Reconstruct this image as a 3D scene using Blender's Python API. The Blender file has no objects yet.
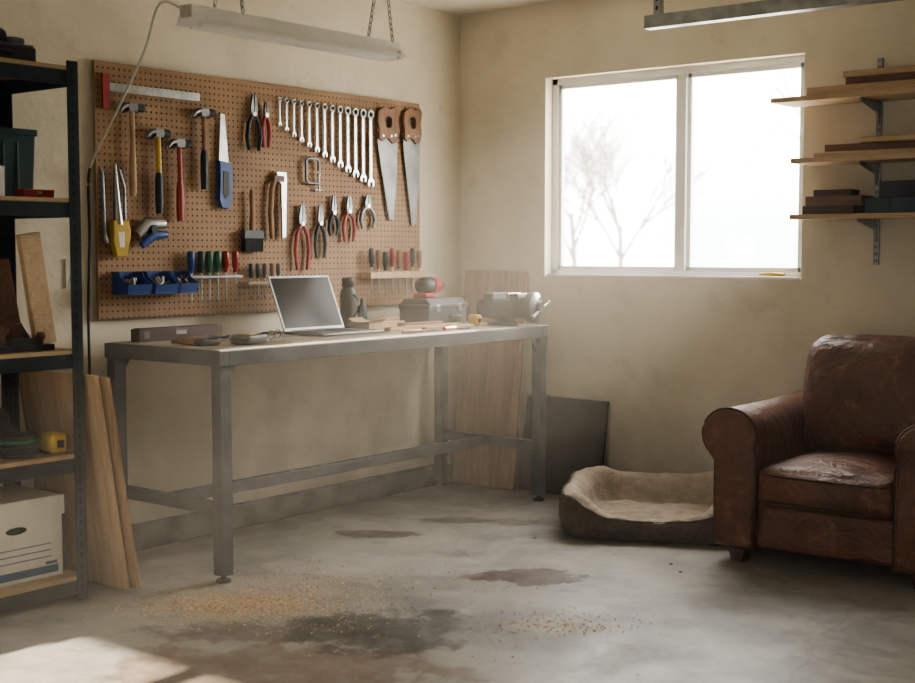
import bpy, bmesh, math, random
from mathutils import Matrix, Vector, Euler
random.seed(7)
S=bpy.context.scene
S.view_settings.look='AgX - Medium High Contrast'
# ------------------------------------------------------------------ materials
def newmat(name):
    m=bpy.data.materials.new(name); m.use_nodes=True
    nt=m.node_tree; b=nt.nodes['Principled BSDF']; return m,nt,b
def N(nt,t,**k):
    n=nt.nodes.new(t)
    for a,v in k.items(): setattr(n,a,v)
    return n
def mixc(nt,fac,a,b):
    n=N(nt,'ShaderNodeMix',data_type='RGBA')
    for s,v in ((n.inputs[0],fac),(n.inputs[6],a),(n.inputs[7],b)):
        if isinstance(v,bpy.types.NodeSocket): nt.links.new(v,s)
        else: s.default_value=v if not isinstance(v,tuple) else (*v[:3],1)
    return n.outputs[2]
def mth(nt,op,a,b=0.0,c=0.0):
    n=N(nt,'ShaderNodeMath',operation=op)
    for i,v in enumerate((a,b,c)):
        if isinstance(v,bpy.types.NodeSocket): nt.links.new(v,n.inputs[i])
        else: n.inputs[i].default_value=v
    return n.outputs[0]
def noise(nt,vec,scale,detail=5,rough=.55,dist=0):
    n=N(nt,'ShaderNodeTexNoise'); n.inputs['Scale'].default_value=scale; n.inputs['Detail'].default_value=detail
    n.inputs['Roughness'].default_value=rough; n.inputs['Distortion'].default_value=dist
    if vec: nt.links.new(vec,n.inputs['Vector'])
    return n.outputs['Fac']
def ramp(nt,f,a,b,lo=0.0,hi=1.0):
    n=N(nt,'ShaderNodeMapRange'); nt.links.new(f,n.inputs[0])
    n.inputs[1].default_value=a;n.inputs[2].default_value=b;n.inputs[3].default_value=lo;n.inputs[4].default_value=hi
    n.interpolation_type='SMOOTHSTEP'
    return n.outputs[0]
def objvec(nt,stretch=(1,1,1)):
    tc=N(nt,'ShaderNodeTexCoord'); mp=N(nt,'ShaderNodeMapping'); mp.inputs['Scale'].default_value=stretch
    nt.links.new(tc.outputs['Object'],mp.inputs['Vector']); return mp.outputs['Vector']
def bump(nt,b,h,strength,dist=.01):
    n=N(nt,'ShaderNodeBump'); n.inputs['Strength'].default_value=strength; n.inputs['Distance'].default_value=dist
    nt.links.new(h,n.inputs['Height']); nt.links.new(n.outputs[0],b.inputs['Normal'])
def MT(name,c1,c2=None,scale=10,rough=.6,metal=0.,bmp=0.,stretch=(1,1,1),lo=.35,hi=.65,dist=.005,coat=0):
    m,nt,b=newmat(name)
    if c2 is None: c2=tuple(x*.8 for x in c1)
    v=objvec(nt,stretch); f=noise(nt,v,scale)
    nt.links.new(mixc(nt,ramp(nt,f,lo,hi),c1,c2),b.inputs['Base Color'])
    b.inputs['Roughness'].default_value=rough; b.inputs['Metallic'].default_value=metal
    b.inputs['Coat Weight'].default_value=coat
    if bmp: bump(nt,b,f,bmp,dist)
    return m
def WOOD(name,c1,c2,axis=0,scale=14,rough=.6):
    st=[6,6,6]; st[axis]=.5
    m,nt,b=newmat(name); v=objvec(nt,tuple(st))
    f=noise(nt,v,scale*.35,6,.6,.6); g=noise(nt,v,scale*2,3)
    c=mixc(nt,ramp(nt,f,.35,.65),c1,c2); c=mixc(nt,ramp(nt,g,.45,.7,0,.35),c,tuple(x*.5 for x in c2))
    nt.links.new(c,b.inputs['Base Color']); b.inputs['Roughness'].default_value=rough; bump(nt,b,g,.15,.002)
    return m
def wallmat(name,base,dirty):
    m,nt,b=newmat(name); v=objvec(nt)
    f=noise(nt,v,1.6,8,.6); g=noise(nt,v,22,6,.7); h=noise(nt,v,5,4)
    c=mixc(nt,ramp(nt,f,.4,.72),base,dirty); c=mixc(nt,ramp(nt,h,.55,.75,0,.35),c,tuple(x*.8 for x in dirty))
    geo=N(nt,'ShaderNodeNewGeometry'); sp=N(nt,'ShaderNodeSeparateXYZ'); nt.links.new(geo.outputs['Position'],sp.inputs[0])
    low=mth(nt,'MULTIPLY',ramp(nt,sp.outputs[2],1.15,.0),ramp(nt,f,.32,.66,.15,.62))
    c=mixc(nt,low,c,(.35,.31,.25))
    sc_=noise(nt,objvec(nt,(1,1,2.5)),9,8,.75); c=mixc(nt,ramp(nt,sc_,.58,.70,0,.4),c,(.42,.37,.29))
    nt.links.new(c,b.inputs['Base Color']); b.inputs['Roughness'].default_value=.85
    bump(nt,b,mth(nt,'ADD',g,h),.4,.012); return m
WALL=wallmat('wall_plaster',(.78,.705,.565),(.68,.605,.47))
CEIL=MT('ceiling_paint',(.80,.76,.67),(.74,.70,.61),3,.9,bmp=.1)
def floormat():
    m,nt,b=newmat('concrete_floor')
    geo=N(nt,'ShaderNodeNewGeometry'); P=geo.outputs['Position']
    f=noise(nt,P,1.1,9,.65,.3); g=noise(nt,P,6,8,.7); h=noise(nt,P,40,4,.6)
    c=mixc(nt,ramp(nt,f,.38,.66),(.38,.36,.32),(.21,.20,.18))
    c=mixc(nt,ramp(nt,g,.5,.72,0,.6),c,(.49,.465,.415))
    c=mixc(nt,ramp(nt,g,.47,.3,0,.65),c,(.13,.125,.115))
    c=mixc(nt,ramp(nt,h,.6,.8,0,.4),c,(.60,.57,.51))
    vn=N(nt,'ShaderNodeTexVoronoi',feature='DISTANCE_TO_EDGE'); vn.inputs['Scale'].default_value=.5
    dn=N(nt,'ShaderNodeTexNoise'); dn.inputs['Scale'].default_value=1.3; nt.links.new(P,dn.inputs['Vector'])
    mul=N(nt,'ShaderNodeVectorMath',operation='SCALE'); mul.inputs['Scale'].default_value=.5; nt.links.new(dn.outputs['Color'],mul.inputs[0])
    add=N(nt,'ShaderNodeVectorMath',operation='ADD'); nt.links.new(P,add.inputs[0]); nt.links.new(mul.outputs[0],add.inputs[1])
    nt.links.new(add.outputs[0],vn.inputs['Vector'])
    c=mixc(nt,ramp(nt,vn.outputs['Distance'],.004,.0,0,.3),c,(.10,.095,.085))
    wob=noise(nt,P,5,6,.65); wob2=noise(nt,P,11,6,.75)
    def stain(c,cx,cy,ra,rb,ang,col,amt,soft=.35,mn=.45):
        mp=N(nt,'ShaderNodeMapping',vector_type='TEXTURE'); mp.inputs['Location'].default_value=(cx,cy,0)
        mp.inputs['Rotation'].default_value=(0,0,ang); mp.inputs['Scale'].default_value=(ra,rb,1)
        nt.links.new(P,mp.inputs[0]); ln=N(nt,'ShaderNodeVectorMath',operation='LENGTH'); nt.links.new(mp.outputs[0],ln.inputs[0])
        d=mth(nt,'ADD',ln.outputs['Value'],mth(nt,'MULTIPLY',mth(nt,'SUBTRACT',wob,.5),2.6))
        k=mth(nt,'MULTIPLY',ramp(nt,d,1.0+soft*.4,1.0-soft),ramp(nt,wob2,.3,.6,amt*mn,amt))
        return mixc(nt,k,c,col)
    A=math.radians(38.5)
    c=stain(c,1.45,-2.90,.50,.13,A,(.10,.065,.04),.75)
    c=stain(c,1.74,-3.18,.60,.27,A,(.16,.09,.05),.7,.2)
    c=stain(c,1.74,-2.64,.34,.27,A,(.05,.044,.036),.88,.22,.5)
    c=stain(c,1.69,-1.70,.20,.15,A,(.075,.035,.022),.95,.10,.7)
    c=stain(c,.66,-1.47,.19,.085,A,(.08,.05,.034),.9,.12,.6)
    c=stain(c,.75,-1.0,.17,.08,A,(.10,.08,.06),.8,.25)
    c=stain(c,1.15,-.75,.3,.12,A,(.12,.105,.085),.6,.4)
    c=stain(c,2.45,-2.1,.7,.25,A,(.14,.135,.12),.6)
    c=stain(c,2.6,-1.5,.5,.2,A,(.13,.125,.11),.6)
    c=stain(c,2.9,-2.4,.5,.3,A,(.14,.13,.115),.5)
    c=stain(c,1.1,-1.9,.5,.2,A,(.50,.475,.43),.5)
    c=stain(c,1.10,-2.72,.30,.17,A,(.50,.38,.26),.7)
    c=stain(c,1.02,-2.5,.42,.30,A,(.46,.38,.28),.4)
    c=stain(c,2.2,-2.18,.20,.11,A,(.48,.37,.26),.5)
    nt.links.new(c,b.inputs['Base Color'])
    rr=mth(nt,'ADD',ramp(nt,f,.3,.7,.34,.60),ramp(nt,g,.4,.7,-.05,.1))
    nt.links.new(rr,b.inputs['Roughness']); b.inputs['Specular IOR Level'].default_value=.5
    bump(nt,b,mth(nt,'ADD',g,mth(nt,'MULTIPLY',h,.4)),.3,.008); return m
FLOOR=floormat()
def pegmat():
    m,nt,b=newmat('pegboard_hardboard'); v=objvec(nt); sp=N(nt,'ShaderNodeSeparateXYZ'); nt.links.new(v,sp.inputs[0])
    s=.0285
    def fr(o): return mth(nt,'SUBTRACT',mth(nt,'FRACT',mth(nt,'MULTIPLY',mth(nt,'ADD',o,10.0),1/s)),.5)
    x=fr(sp.outputs[0]); y=fr(sp.outputs[1])
    d=mth(nt,'SQRT',mth(nt,'ADD',mth(nt,'MULTIPLY',x,x),mth(nt,'MULTIPLY',y,y)))
    hole=ramp(nt,d,.20,.14)
    f=noise(nt,v,3,7,.6); c=mixc(nt,ramp(nt,f,.35,.7),(.37,.215,.105),(.27,.155,.075))
    c=mixc(nt,hole,c,(.035,.022,.015)); nt.links.new(c,b.inputs['Base Color']); b.inputs['Roughness'].default_value=.65
    bump(nt,b,mth(nt,'SUBTRACT',1.0,hole),.6,.004); return m
PEG=pegmat()
def leather():
    m,nt,b=newmat('brown_leather'); v=objvec(nt)
    f=noise(nt,v,3.0,7,.65,.4); g=noise(nt,v,9,7,.75,.6)
    vo=N(nt,'ShaderNodeTexVoronoi'); vo.inputs['Scale'].default_value=150; nt.links.new(v,vo.inputs['Vector'])
    ck=N(nt,'ShaderNodeTexVoronoi',feature='DISTANCE_TO_EDGE'); ck.inputs['Scale'].default_value=26
    dn=N(nt,'ShaderNodeTexNoise'); dn.inputs['Scale'].default_value=9; dn.inputs['Detail'].default_value=5; nt.links.new(v,dn.inputs['Vector'])
    mul=N(nt,'ShaderNodeVectorMath',operation='SCALE'); mul.inputs['Scale'].default_value=.12; nt.links.new(dn.outputs['Color'],mul.inputs[0])
    add=N(nt,'ShaderNodeVectorMath',operation='ADD'); nt.links.new(v,add.inputs[0]); nt.links.new(mul.outputs[0],add.inputs[1]); nt.links.new(add.outputs[0],ck.inputs['Vector'])
    crack=mth(nt,'MULTIPLY',ramp(nt,ck.outputs['Distance'],.05,.0),ramp(nt,f,.45,.62))
    c=mixc(nt,ramp(nt,f,.34,.60),(.090,.029,.013),(.165,.058,.025)); c=mixc(nt,ramp(nt,g,.52,.72,0,.8),c,(.33,.15,.068))
    c=mixc(nt,ramp(nt,g,.44,.30,0,.75),c,(.026,.010,.006)); c=mixc(nt,mth(nt,'MULTIPLY',crack,.6),c,(.018,.008,.005))
    nt.links.new(c,b.inputs['Base Color']); nt.links.new(ramp(nt,g,.3,.7,.34,.56),b.inputs['Roughness'])
    wr=noise(nt,objvec(nt,(1,1.6,1)),6,4,.6,1.4)
    hh=mth(nt,'ADD',mth(nt,'MULTIPLY',vo.outputs['Distance'],.12),mth(nt,'MULTIPLY',wr,2.2)); hh=mth(nt,'SUBTRACT',hh,mth(nt,'MULTIPLY',crack,.2))
    bump(nt,b,hh,.65,.016); return m
LEATHER=leather(); LEATHER_D=MT('leather_piping',(.05,.018,.009),rough=.5)
STEEL=MT('bench_raw_steel',(.115,.125,.132),(.065,.072,.077),4,.5,.6,bmp=.05)
BENCHTOP=MT('benchtop_worn_plate',(.48,.42,.33),(.25,.21,.165),5,.5,.0,bmp=.1)
RACK=MT('shelf_painted_steel',(.016,.028,.035),(.010,.019,.024),9,.4,.3)
DARKHOLE=MT('slot_dark',(.004,.004,.004),rough=.9)
CHIP=WOOD('particle_board',(.48,.33,.19),(.36,.25,.13),1)
PLY=WOOD('plywood_light',(.54,.36,.20),(.44,.28,.145),2)
PLY2=WOOD('plywood_warm',(.40,.245,.125),(.29,.17,.085),2)
PLYD=MT('board_dark_hardboard',(.075,.058,.043),(.045,.036,.028),4,.95,bmp=.1)
PINE=WOOD('pine_planks',(.60,.43,.27),(.50,.34,.19),0)
PINEY=WOOD('pine_strips',(.56,.39,.23),(.46,.30,.165),1)
WALNUT=WOOD('walnut_blocks',(.085,.042,.027),(.05,.025,.017),0)
REDWOOD=WOOD('reddish_wood',(.20,.10,.06),(.13,.065,.042),0)
DARKW=WOOD('dark_rosewood',(.075,.031,.021),(.045,.02,.014),1)
HANDLE=WOOD('tool_handle_wood',(.30,.15,.068),(.20,.095,.042),1)
ASH=WOOD('ash_handle',(.52,.34,.175),(.40,.25,.12),1)
CHROME=MT('chrome_vanadium',(.50,.50,.48),(.38,.38,.37),20,.32,1)
TOOLST=MT('tool_steel',(.24,.24,.24),(.16,.16,.16),20,.42,.9)
SAWST=MT('saw_blade_steel',(.24,.24,.23),(.17,.165,.155),6,.5,.75)
IRON=MT('cast_iron_grey',(.06,.063,.064),(.035,.036,.037),12,.5,.3,bmp=.1)
BLACK=MT('black_rubber',(.010,.010,.011),rough=.5)
RED=MT('red_plastic',(.38,.03,.022),rough=.42); YEL=MT('yellow_plastic',(.62,.40,.04),rough=.4)
BLUE=MT('blue_plastic',(.02,.07,.27),rough=.4); GRN=MT('green_plastic',(.02,.14,.07),rough=.4)
TEAL=MT('teal_box',(.015,.05,.045),rough=.5); BLUB=MT('slate_blue_box',(.03,.06,.09),rough=.6)
WHT=MT('white_enamel',(.86,.83,.76),(.78,.75,.68),6,.35); WFR=MT('window_vinyl',(.86,.85,.82),(.82,.81,.78),6,.4)
CARD=MT('banker_box_card',(.80,.76,.68),(.72,.68,.60),6,.8); LABEL=MT('blue_print',(.04,.12,.22),rough=.7)
KRAFT=MT('kraft_cardboard',(.42,.30,.19),(.36,.25,.15),8,.85)
GALV=MT('galvanised_steel',(.42,.43,.42),(.30,.31,.31),14,.38,.85)
ALU=MT('laptop_aluminium',(.24,.24,.24),rough=.45,metal=.8)
SCREEN,_nt,_b=newmat('laptop_screen'); _b.inputs['Base Color'].default_value=(.010,.011,.013,1); _b.inputs['Roughness'].default_value=.14; _b.inputs['Specular IOR Level'].default_value=.08
KEY=MT('laptop_keys',(.03,.03,.03),rough=.5)
BEDOUT=MT('dog_bed_canvas',(.13,.104,.078),(.095,.077,.058),30,.9,bmp=.3)
BEDIN=MT('dog_bed_plush',(.43,.365,.29),(.34,.285,.22),14,.95,bmp=.9,dist=.02)
DUST=MT('sawdust_flakes',(.80,.62,.41),(.68,.50,.32),30,.9)
CURB=MT('curb_concrete',(.15,.14,.125),(.08,.075,.066),6,.85,bmp=.4)
CORDW=MT('cord_white',(.6,.56,.48),rough=.5); PLATE=MT('outlet_plate',(.66,.61,.50),rough=.4)
GREYP=MT('grey_toolbox_plastic',(.08,.085,.085),(.055,.058,.058),8,.5)
BARK=MT('pale_bark',(.45,.43,.40),(.38,.36,.33),6,.9)
GND=MT('outdoor_ground_snowy',(.70,.70,.69),(.62,.63,.62),1,.95)
GLASS,nt,b=newmat('window_glass')
nt.nodes.remove(b); tr=N(nt,'ShaderNodeBsdfTransparent'); gl=N(nt,'ShaderNodeBsdfGlossy'); gl.inputs['Roughness'].default_value=.03
mx=N(nt,'ShaderNodeMixShader'); mx.inputs[0].default_value=.05
nt.links.new(tr.outputs[0],mx.inputs[1]); nt.links.new(gl.outputs[0],mx.inputs[2]); nt.links.new(mx.outputs[0],nt.nodes['Material Output'].inputs[0])
def haze(name,d):
    M_=bpy.data.materials.new(name); M_.use_nodes=True; nt=M_.node_tree; nt.nodes.remove(nt.nodes['Principled BSDF'])
    v_=N(nt,'ShaderNodeVolumeScatter'); v_.inputs['Density'].default_value=d; v_.inputs['Anisotropy'].default_value=.5; v_.inputs['Color'].default_value=(1,.95,.87,1)
    nt.links.new(v_.outputs[0],nt.nodes['Material Output'].inputs['Volume']); return M_
HAZE=haze('airborne_dust',.0075); HAZE2=haze('sunbeam_shaft_haze',.009)
# ------------------------------------------------------------------ mesh builder
class MB:
    def __init__(s,name,M=None):
        s.name=name; s.M=M or Matrix.Identity(4); s.V=[];s.F=[];s.mi=[];s.sm=[];s.mats=[]
    def add(s,vs,fs,mat,smooth=False,Mx=None):
        if mat not in s.mats: s.mats.append(mat)
        i=s.mats.index(mat); o=len(s.V)
        for v in vs:
            v=Vector(v); s.V.append(Mx@v if Mx else v)
        for f in fs: s.F.append([o+k for k in f]); s.mi.append(i); s.sm.append(smooth)
        return s
    def box(s,c,size,mat,rot=(0,0,0),taper=1.0):
        x,y,z=[k/2 for k in size]; R=Euler(rot).to_matrix(); c=Vector(c)
        vs=[c+R@Vector((i*x*(taper if k>0 else 1),j*y*(taper if k>0 else 1),k*z)) for i in(-1,1) for j in(-1,1) for k in(-1,1)]
        return s.add(vs,[(0,1,3,2),(4,6,7,5),(0,4,5,1),(2,3,7,6),(0,2,6,4),(1,5,7,3)],mat)
    def tube(s,path,r,mat,seg=10,flat=1.0,cap=True,closed=False,ref=(0,0,1)):
        P=[Vector(p) for p in path]; n=len(P); rs=r if isinstance(r,(list,tuple)) else [r]*n
        vs=[];fs=[]; ref=Vector(ref)
        for i in range(n):
            if closed: t=P[(i+1)%n]-P[i-1]
            else: t=P[min(i+1,n-1)]-P[max(i-1,0)]
            t.normalize(); rf=ref if abs(t.dot(ref))<.95 else Vector((1,0,0))
            if abs(t.dot(rf))>.95: rf=Vector((0,1,0))
            a=t.cross(rf).normalized(); b=a.cross(t).normalized()
            for k in range(seg):
                th=2*math.pi*k/seg; vs.append(P[i]+a*math.cos(th)*rs[i]+b*math.sin(th)*rs[i]*flat)
        m=n if closed else n-1
        for i in range(m):
            for k in range(seg):
                j=(i+1)%n; fs.append((i*seg+k,i*seg+(k+1)%seg,j*seg+(k+1)%seg,j*seg+k))
        s.add(vs,fs,mat,True)
        if cap and not closed:
            s.add(vs[:seg],[tuple(range(seg))[::-1]],mat); s.add(vs[-seg:],[tuple(range(seg))],mat)
        return s
    def cyl(s,p1,p2,r,mat,r2=None,seg=18): return s.tube([p1,p2],[r,r if r2 is None else r2],mat,seg)
    def prism(s,pts,z0,z1,mat,Mx=None):
        n=len(pts); vs=[(p[0],p[1],z0) for p in pts]+[(p[0],p[1],z1) for p in pts]
        fs=[tuple(range(n))[::-1],tuple(range(n,2*n))]+[(i,(i+1)%n,n+(i+1)%n,n+i) for i in range(n)]
        return s.add(vs,fs,mat,False,Mx)
    def lathe(s,prof,mat,c=(0,0,0),seg=24,Mx=None,smooth=True):
        vs=[];fs=[]
        for r,z in prof:
            for k in range(seg):
                t=2*math.pi*k/seg; vs.append((c[0]+r*math.cos(t),c[1]+r*math.sin(t),c[2]+z))
        for i in range(len(prof)-1):
            for k in range(seg): fs.append((i*seg+k,i*seg+(k+1)%seg,(i+1)*seg+(k+1)%seg,(i+1)*seg+k))
        fs.append(tuple(range(seg))[::-1]); L=(len(prof)-1)*seg; fs.append(tuple(range(L,L+seg)))
        return s.add(vs,fs,mat,smooth,Mx)
    def rbox(s,c,half,r,mat,n=12,crown=(0,0,0),rot=(0,0,0),fn=None):
        vs=[];fs=[];idx={}
        R=Euler(rot).to_matrix(); c=Vector(c)
        def vid(p):
            key=tuple(round(q,5) for q in p)
            if key in idx: return idx[key]
            q=Vector([p[i]*half[i] for i in range(3)])
            inn=Vector([max(-(half[i]-r),min(half[i]-r,q[i])) for i in range(3)])
            d=q-inn
            if d.length>1e-9: q=inn+d.normalized()*r
            for ax in range(3):
                o=[k for k in range(3) if k!=ax]
                w=(1-p[o[0]]**2)*(1-p[o[1]]**2)
                if ax==2 and p[2]<0: continue
                q[ax]+=crown[ax]*w*(1 if p[ax]>0 else -1)*abs(p[ax])
            if fn: q=fn(q,p)
            idx[key]=len(vs); vs.append(c+R@q); return idx[key]
        def g(i):
            t=2*i/n-1; return math.sin(t*math.pi/2)*.5+t*.5
        for ax in range(3):
            o=[k for k in range(3) if k!=ax]
            for sg in(-1,1):
                for i in range(n):
                    for j in range(n):
                        q=[]
                        for (a,b2) in((i,j),(i+1,j),(i+1,j+1),(i,j+1)):
                            p=[0,0,0];p[ax]=sg;p[o[0]]=g(a);p[o[1]]=g(b2); q.append(vid(p))
                        fs.append(tuple(q))
        return s.add(vs,fs,mat,True)
    def done(s,bevel=0,parent=None,seg=2):
        me=bpy.data.meshes.new(s.name); bm=bmesh.new(); bv=[bm.verts.new(v) for v in s.V]
        for f,mi,sm in zip(s.F,s.mi,s.sm):
            try: fc=bm.faces.new([bv[k] for k in f]); fc.material_index=mi; fc.smooth=sm
            except ValueError: pass
        bmesh.ops.recalc_face_normals(bm,faces=bm.faces); bm.to_mesh(me); bm.free()
        for m in s.mats: me.materials.append(m)
        o=bpy.data.objects.new(s.name,me); S.collection.objects.link(o)
        if parent: o.parent=parent
        o.matrix_world=s.M
        if bevel:
            md=o.modifiers.new('bevel','BEVEL'); md.width=bevel; md.segments=seg; md.limit_method='ANGLE'; md.angle_limit=math.radians(50)
        return o
def empty(name,loc=(0,0,0)):
    e=bpy.data.objects.new(name,None); e.location=loc; S.collection.objects.link(e); return e
# ------------------------------------------------------------------ room shell
T=.14; XR=5.7; YF=-7.2; H=2.71
w=MB('wall_back')
def bx(w,x0,x1,y0,y1,z0,z1,m): w.box(((x0+x1)/2,(y0+y1)/2,(z0+z1)/2),(abs(x1-x0),abs(y1-y0),abs(z1-z0)),m)
WX0,WX1,WZ0,WZ1=.60,2.12,1.205,2.30
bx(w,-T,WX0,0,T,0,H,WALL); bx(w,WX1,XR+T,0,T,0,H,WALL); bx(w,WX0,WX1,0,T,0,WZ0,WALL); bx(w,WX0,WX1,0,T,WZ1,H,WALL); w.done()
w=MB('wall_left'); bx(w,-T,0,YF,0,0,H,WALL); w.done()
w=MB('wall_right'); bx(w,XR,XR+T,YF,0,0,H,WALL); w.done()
w=MB('wall_front'); bx(w,-T,1.2,YF-T,YF,0,H,WALL); bx(w,5.2,XR+T,YF-T,YF,0,H,WALL); bx(w,1.2,5.2,YF-T,YF,2.2,H,WALL); w.done()  # unseen front wall, left open in the middle so skylight fills the room
w=MB('floor'); bx(w,-T,XR+T,YF-T,T,-.12,0,FLOOR); floor_o=w.done()
w=MB('ceiling'); bx(w,-T,XR+T,YF-T,T,H,H+.12,CEIL); w.done()
w=MB('baseboard_left'); bx(w,0,.055,YF,0,0,.115,CURB); w.done(.008)
w=MB('ground_outside'); bx(w,-60,60,.6,90,-.6,-.5,GND); w.done()
# window
w=MB('window_1')
y0,y1=.07,.12; fr=.035
bx(w,WX0,WX0+fr,y0,y1,WZ0,WZ1,WFR);bx(w,WX1-fr,WX1,y0,y1,WZ0,WZ1,WFR);bx(w,WX0,WX1,y0,y1,WZ0,WZ0+fr,WFR);bx(w,WX0,WX1,y0,y1,WZ1-fr,WZ1,WFR)
mx_=1.42; bx(w,mx_-.025,mx_+.025,y0-.01,y1,WZ0+fr,WZ1-fr,WFR)
for a,b_ in((WX0+fr,mx_-.025),(mx_+.025,WX1-fr)):
    q=.022
    bx(w,a,a+q,y0+.01,y1-.01,WZ0+fr,WZ1-fr,WFR);bx(w,b_-q,b_,y0+.01,y1-.01,WZ0+fr,WZ1-fr,WFR)
    bx(w,a,b_,y0+.01,y1-.01,WZ0+fr,WZ0+fr+q,WFR);bx(w,a,b_,y0+.01,y1-.01,WZ1-fr-q,WZ1-fr,WFR)
    bx(w,a,b_,.094,.097,WZ0+fr,WZ1-fr,GLASS)
bx(w,WX0+.01,WX1-.01,.004,.07,WZ0,WZ0+.012,WFR)
win=w.done(.003)
# thin airborne room dust, plus an added haze prism shaped to show the sunbeam
w=MB('airborne_dust'); bx(w,.001,XR-.001,YF+.001,-.001,.001,H-.001,HAZE); w.done(parent=floor_o)
w=MB('sunbeam_shaft_haze'); V=[]
for x in(.65,2.07):
    for (yy,zz,t) in((-.003,1.26,0),(-.003,2.24,0),(-6.12,.004,6.12),(-3.44,.004,3.44)): V.append((x+.045*t,yy,zz))
w.add(V,[(0,1,2,3),(4,7,6,5),(0,4,5,1),(1,5,6,2),(2,6,7,3),(3,7,4,0)],HAZE2); w.done(parent=floor_o)
o=MB('utility_knife',Matrix.Translation((1.96,.03,WZ0+.024)))
o.tube([(-.075,0,0),(-.03,0,.002),(.03,0,0),(.06,0,0)],[.008,.012,.012,.009],YEL,10,.8); o.box((.075,0,0),(.04,.016,.003),CHROME); o.box((-.02,0,.008),(.03,.01,.006),BLACK); o.done()
# ------------------------------------------------------------------ outside trees
def tree(name,loc,h,seed):
    r=random.Random(seed); m=MB(name,Matrix.Translation(loc))
    def br(p,d,L,rad,lev):
        q=p+d*L*.5+Vector((r.uniform(-.05,.05),r.uniform(-.05,.05),0))*L; e=q+(d+Vector((r.uniform(-.2,.2),r.uniform(-.2,.2),.05))).normalized()*L*.5
        m.tube([p,q,e],[rad,rad*.85,rad*.65],BARK,5,cap=False)
        if lev>0:
            for k in range(4):
                a=r.uniform(0,6.28); sp=r.uniform(.4,.9)
                nd=(d+Vector((math.cos(a)*sp,math.sin(a)*sp,r.uniform(-.1,.35)))).normalized()
                s0=p.lerp(e,r.uniform(.45,1)); br(s0,nd,L*r.uniform(.6,.8),rad*.5,lev-1)
    br(Vector((0,0,0)),Vector((0,0,1)),h*.28,h*.011,5); return m.done()
tree('bare_tree',(-13.5,24,-.5),9,3); tree('bare_tree',(-7.5,26,-.5),10,5); tree('bare_tree',(-19,30,-.5),11,8); tree('bare_tree',(-10,33,-.5),13,11); tree('bare_tree',(-5.8,30,-.5),12,21)
# ------------------------------------------------------------------ workbench
BZ=.95; X0,X1,Y0,Y1=.065,.815,-2.575,-.27; L=.058
m=MB('workbench')
lx=(X0+.03,X1-.04); ly=(Y0+.04,Y1-.03)
for x in lx:
    for y in ly:
        m.box((x,y,(BZ-.06+.03)/2),(L,L,BZ-.06-.03),STEEL); m.cyl((x,y,0),(x,y,.012),.03,IRON); m.cyl((x,y,.01),(x,y,.035),.012,IRON)
bx(m,X0,X1,Y0,Y0+.05,BZ-.065,BZ-.002,STEEL);bx(m,X0,X1,Y1-.05,Y1,BZ-.065,BZ-.002,STEEL)
bx(m,X0,X0+.05,Y0+.05,Y1-.05,BZ-.065,BZ-.002,STEEL);bx(m,X1-.05,X1,Y0+.05,Y1-.05,BZ-.065,BZ-.002,STEEL)
bx(m,X0+.012,X1-.012,Y0+.012,Y1-.012,BZ-.02,BZ,BENCHTOP)
for x in lx:
    for y,dy in((ly[0],1),(ly[1],-1)):
        Mx=Matrix(((0,0,1,x),(dy,0,0,y+dy*L/2),(0,1,0,0),(0,0,0,1)))
        m.prism([(0,BZ-.065),(.05,BZ-.065),(0,BZ-.15)],-.003,.003,STEEL,Mx)
for y in ly: bx(m,lx[0]+L/2,lx[1]-L/2,y-.022,y+.022,.275,.325,STEEL)
bx(m,.40,.445,ly[0]+.022,ly[1]-.022,.275,.325,STEEL)
m.done(.004)
# ------------------------------------------------------------------ pegboard & tools
PX=.034
m=MB('pegboard',Matrix(((0,0,1,PX-.006),(1,0,0,-1.495),(0,1,0,1.605),(0,0,0,1))))
m.box((0,0,0),(2.165,1.115,.01),PEG)
for x in(-1.0,-.3,.4,1.0): m.box((x,0,-.013),(.04,1.05,.016),PINE)
m.done(.002)
def WM(y,z,out=0.0,rot=0.0):
    return Matrix(((0,0,1,PX+out),(1,0,0,y),(0,1,0,z),(0,0,0,1)))@Matrix.Rotation(rot,4,'Z')
m=MB('framing_square',WM(-2.53,2.055)); m.box((.26,0,.012),(.53,.036,.003),CHROME); m.box((0,-.02,.014),(.035,.15,.012),RED)
for i in range(18): m.box((.03+i*.028,.010,.0138),(.0015,.010,.0006),BLACK)
m.done(.001)
def hammer(y,z,Lh,hc,gc,w=.115,rot=0):
    m=MB('claw_hammer',WM(y,z,.03,rot))
    m.tube([(0,.012,0),(0,-.05,0),(.002,-Lh*.45,0),(0,-Lh*.6,0),(0,-Lh*.85,0),(0,-Lh,0)],[.012,.0125,.0125,.0165,.0185,.015],hc,10,.75)
    if gc: m.tube([(0,-Lh*.50,0),(0,-Lh*.58,0),(0,-Lh*.85,0),(0,-Lh-.004,0)],[.0145,.019,.0205,.017],gc,10,.78)
    m.tube([(.018,0,0),(.034,0,0),(.036,0,0),(.060,0,0)],[.014,.013,.019,.019],TOOLST,14)
    m.box((0,0,0),(.045,.036,.028),TOOLST)
    for s_ in(-1,1): m.tube([(-.015,.005,s_*.006),(-.035,.006,s_*.008),(-.056,-.006,s_*.010),(-.070,-.026,s_*.011)],[.012,.011,.008,.004],TOOLST,8,.6)
    m.tube([(-.03,-.022,-.028),(-.03,-.022,.012)],.0028,TOOLST,6); m.tube([(.028,-.022,-.028),(.028,-.022,.012)],.0028,TOOLST,6); m.done()
hammer(-2.405,1.975,.39,ASH,None); hammer(-2.262,1.872,.355,YEL,BLACK); hammer(-2.143,1.835,.35,RED,RED); hammer(-1.998,1.985,.35,HANDLE,BLACK)
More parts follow.
